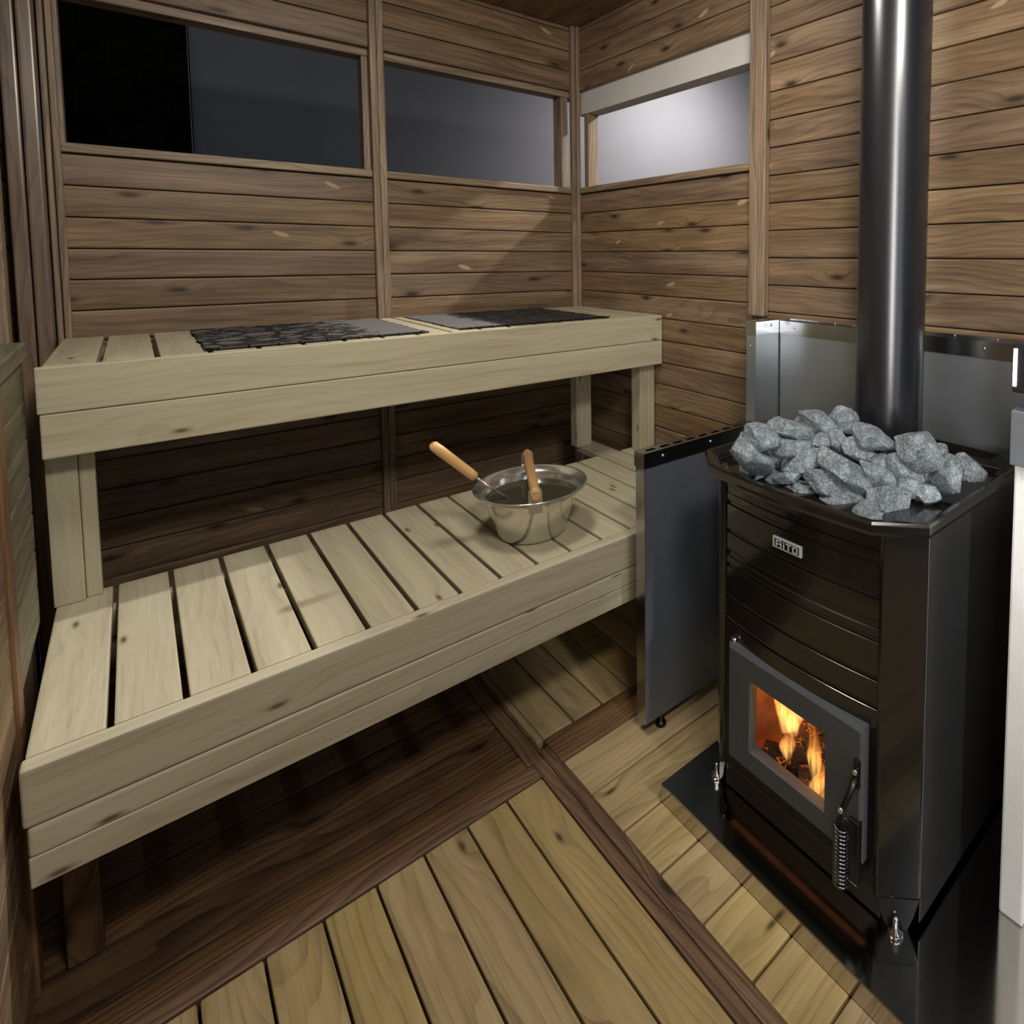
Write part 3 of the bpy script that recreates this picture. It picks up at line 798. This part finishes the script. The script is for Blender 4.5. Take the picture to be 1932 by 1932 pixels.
b.bm.free()
def screw(x, y, z, d, parent, r=.004):
    b = MB(); D = Vector(d); p = Vector((x, y, z)); b.tube([p, p+D*.0015, p+D*.003, p+D*.0036], [r, r, r*.7, r*.2], 12)
    return b.build('screw', M['chrome'], parent)
screw(-.487, SY0-.002, .716, (0, -1, 0), hs); screw(-.32, SY0-.002, .716, (0, -1, 0), hs)
# raised section by the wall
m = MB(); m.box(-.136, -.030, SY0, SY0+.002, .7320, .992, 0); m.box(-.1365, -.1355, SY0, SY1, .7320, .992, 0); m.box(-.136, -.03, SY1-.002, SY1, .732, .992, 0)
m.build('upper_sheet', M['sheet'], hs)
m = MB(); m.box(-.139, -.030, SY0-.002, SY0-.0005, .990, 1.0295, 0); m.box(-.1392, -.1378, SY0-.002, SY1+.002, .990, 1.0295, 0); m.box(-.139, -.030, SY0-.002, SY1+.002, 1.0280, 1.0295, 0)
m.build('upper_rail', M['rail'], hs)
screw(-.1395, -1.158, .957, (-1, 0, 0), hs); screw(-.07, SY0-.002, 1.015, (0, -1, 0), hs)
for x in (-.49, -.02):
    b = MB(); b.lathe([(.0005, 0), (.014, 0), (.0145, .005), (.012, .010), (.0045, .012), (.0045, .032), (.0005, .032)], (x, -1.17, .001), 24); b.build('adjustable_foot', M['blackmetal'], hs)

wx = -.030
ws = thing('wall_heat_shield', 'wide steel heat shield fixed to the wall behind the flue pipe', 'heat shield', (-.02, -1.7, .5))
m = MB(); m.box(wx, wx+.002, -1.600, -1.180, .06, 1.022, .0003, 1); m.build('sheet', M['sheet'], ws)
m = MB(); m.box(wx, wx+.002, -2.35, -1.6035, .06, 1.022, .0003, 1); m.build('sheet', M['sheet'], ws)
m = MB(); m.box(wx-.0035, wx, -1.6055, -1.6015, .06, 1.022, .0005, 1); m.build('joint_strip', M['rail'], ws)
m = MB(); m.box(wx-.0025, wx-.0006, -2.35, -1.180, .986, 1.0235, 0); m.box(wx-.0025, -.004, -2.35, -1.180, 1.0235, 1.0250, 0); m.box(-.0055, -.004, -2.35, -1.18, .99, 1.031, 0)
m.build('top_rail', M['rail'], ws)
for y in (-1.25, -1.30, -1.36, -1.42, -1.48, -1.54, -1.70, -1.80, -1.92): screw(-.0060, y, 1.0285, (-1, 0, 0), ws, .0025)
for y in (-1.235, -1.78): screw(wx-.0025, y, 1.008, (-1, 0, 0), ws)
m = MB(); m.box(-.0245, -.006, -2.3, -1.2, .05, .98, 0); m.build('air_gap_board', M['dark'], ws)

# ------------------------------------------------------------------ right edge: white board, steel box, lamp
tag(boxpart('white_board', None, M['whiteboard'], -.360, -.035, -2.005, -1.9647, HZ+.0005, .866, .004, 2), 'white textured upright board standing beside the stove at right edge', 'board')
t = thing('steel_box', 'grey steel box standing on top of the white board', 'box', (-.2, -1.985, .867))
boxpart('body', t, M['greybox'], -.377, -.10, -2.012, -1.9620, .8665, .9610, .003, 2)
boxpart('lid', t, M['purple'], -.370, -.107, -2.006, -1.968, .9615, .9635, .0008, 1)
lp = thing('work_lamp', 'small dark lamp with glowing side at right edge above the grey box', 'lamp', (-.2, -1.985, .964))
b = MB(); b.tube([(-.25, -1.987, .9640), (-.25, -1.987, 1.0)], .008, 12); b.build('stem', M['blackmetal'], lp)
b = MB(); b.box(-.3680, -.2, -2.020, -1.9590, .989, 1.074, .004, 3); b.build('lamp_head', M['enamelside'], lp)
N = NT('lamp_glow'); em = N.n('ShaderNodeEmission'); em.inputs[0].default_value = (.93, .96, 1, 1); em.inputs[1].default_value = 14; N.l(em.outputs[0], N.out.inputs[0])
M['glow'] = N.m
b = MB(); b.box(-.3700, -.3678, -1.9662, -1.9607, 1.000, 1.064, .0005, 1); b.build('lens', M['glow'], lp)

# ------------------------------------------------------------------ left edge: railing beside the bench
rl = thing('side_railing', 'greyed wooden railing at the left edge beside both bench ends', 'railing', (-1.62, -.8, 0))
m = MB()
for k in range(7):
    z = .482+k*.0755
    m.box(-1.645, -1.603, -.838, -.565, z, min(z+.0735, 1.012), .004, 2, 1)
m.build('boarding', M['oldpine'], rl)
boxpart('top_rail', rl, M['oldpine'], -1.655, -1.597, -1.6, -.555, 1.0125, 1.047, .005, 3, 1)
boxpart('post', rl, M['jamb'], -1.650, -1.598, -.925, -.878, .0025, 1.012, .004, 2, 2)
m = MB()
for k in range(12):
    z = .003+k*.0842
    m.box(-1.645, -1.604, -1.6, -.926, z, min(z+.0825, 1.012), .004, 2, 1)
m.build('lower_boarding', M['wall'], rl)

# ------------------------------------------------------------------ lights
def area(name, loc, to, size, power, col=(1, 1, 1), size_y=None, spread=None):
    L = bpy.data.lights.new(name, 'AREA'); L.energy = power; L.color = col; L.size = size
    if size_y: L.shape = 'RECTANGLE'; L.size_y = size_y
    if spread: L.spread = math.radians(spread)
    o = bpy.data.objects.new(name, L); COL.objects.link(o); o.location = loc
    o.rotation_euler = (Vector(to)-Vector(loc)).to_track_quat('-Z', 'Y').to_euler(); return o
def point(name, loc, power, col, r):
    L = bpy.data.lights.new(name, 'POINT'); L.energy = power; L.color = col; L.shadow_soft_size = r
    o = bpy.data.objects.new(name, L); COL.objects.link(o); o.location = loc; return o
area('ceiling_lamp', (-1.10, -2.45, 2.17), (-.60, -1.0, .6), .35, 31, (1, .96, .88))
area('ceiling_lamp', (-1.00, -1.12, 2.18), (-.75, -1.12, .4), .30, 12.5, (1, .96, .88))
def spot(name, loc, to, power, angle, r=.05, col=(1, .97, .95)):
    L = bpy.data.lights.new(name, 'SPOT'); L.energy = power; L.color = col; L.shadow_soft_size = r
    L.spot_size = math.radians(angle); L.spot_blend = .3
    o = bpy.data.objects.new(name, L); COL.objects.link(o); o.location = loc
    o.rotation_euler = (Vector(to)-Vector(loc)).to_track_quat('-Z', 'Y').to_euler(); return o
spot('yard_lamp', (1.6, -.62, 2.95), (-.35, 0, 1.3), 380, 50)
area('strip_lamp', (-1.60, -2.60, 1.40), (-.2, -1.637, 1.40), .20, 3.6, (1, .98, .96), 1.5, 70)
area('strip_lamp', (-1.15, -3.15, 1.25), (-.2, -1.637, 1.2), .10, 2.2, (.80, .88, 1), 1.7)
spot('board_fill_spot', (-.70, -3.1, 1.25), (-.30, -1.97, .42), 58, 36, .06, (.96, .98, 1))  # added fill spot, out of view, brightens the white board and stove side
spot('wall_lamp', (2.3, .95, 2.9), (2.5, 2.2, 1.7), 160, 150, .06, (1, .97, .98))
bpy.data.lights['wall_lamp'].spot_blend = 1.0
point('fire_glow', (-.45, -1.63, .30), .35, (1, .42, .12), .03)

W = bpy.data.worlds.new('night'); SC.world = W; W.use_nodes = True
W.node_tree.nodes['Background'].inputs[0].default_value = (.75, .85, 1, 1)
W.node_tree.nodes['Background'].inputs[1].default_value = .09

# ------------------------------------------------------------------ camera
f, cx, cy, pitch, yaw, roll = 1138.08676, 1328.75406, 557.293265, .0648671379, .759555141, .00191896894
F = Vector((math.sin(yaw)*math.cos(pitch), math.cos(yaw)*math.cos(pitch), -math.sin(pitch)))
R = Vector((math.cos(yaw), -math.sin(yaw), 0)); U = R.cross(F)
c, s = math.cos(roll), math.sin(roll)
R, U = R*c+U*s, -R*s+U*c
cam = bpy.data.cameras.new('camera'); co = bpy.data.objects.new('camera', cam); COL.objects.link(co)
cam.sensor_fit = 'HORIZONTAL'; cam.sensor_width = 36; cam.lens = f*36/1932
cam.shift_x = (966-cx)/1932; cam.shift_y = -(966-cy)/1932
cam.clip_start = .01
mt = Matrix((R, U, -F)).transposed().to_4x4(); mt.translation = Vector((-1.44029910, -2.33199301, 1.217835))
co.matrix_world = mt
SC.camera = co
SC.view_settings.view_transform = 'Standard'; SC.view_settings.look = 'None'
SC.view_settings.gamma = 1; SC.view_settings.use_curve_mapping = False
SC.view_settings.exposure = .06
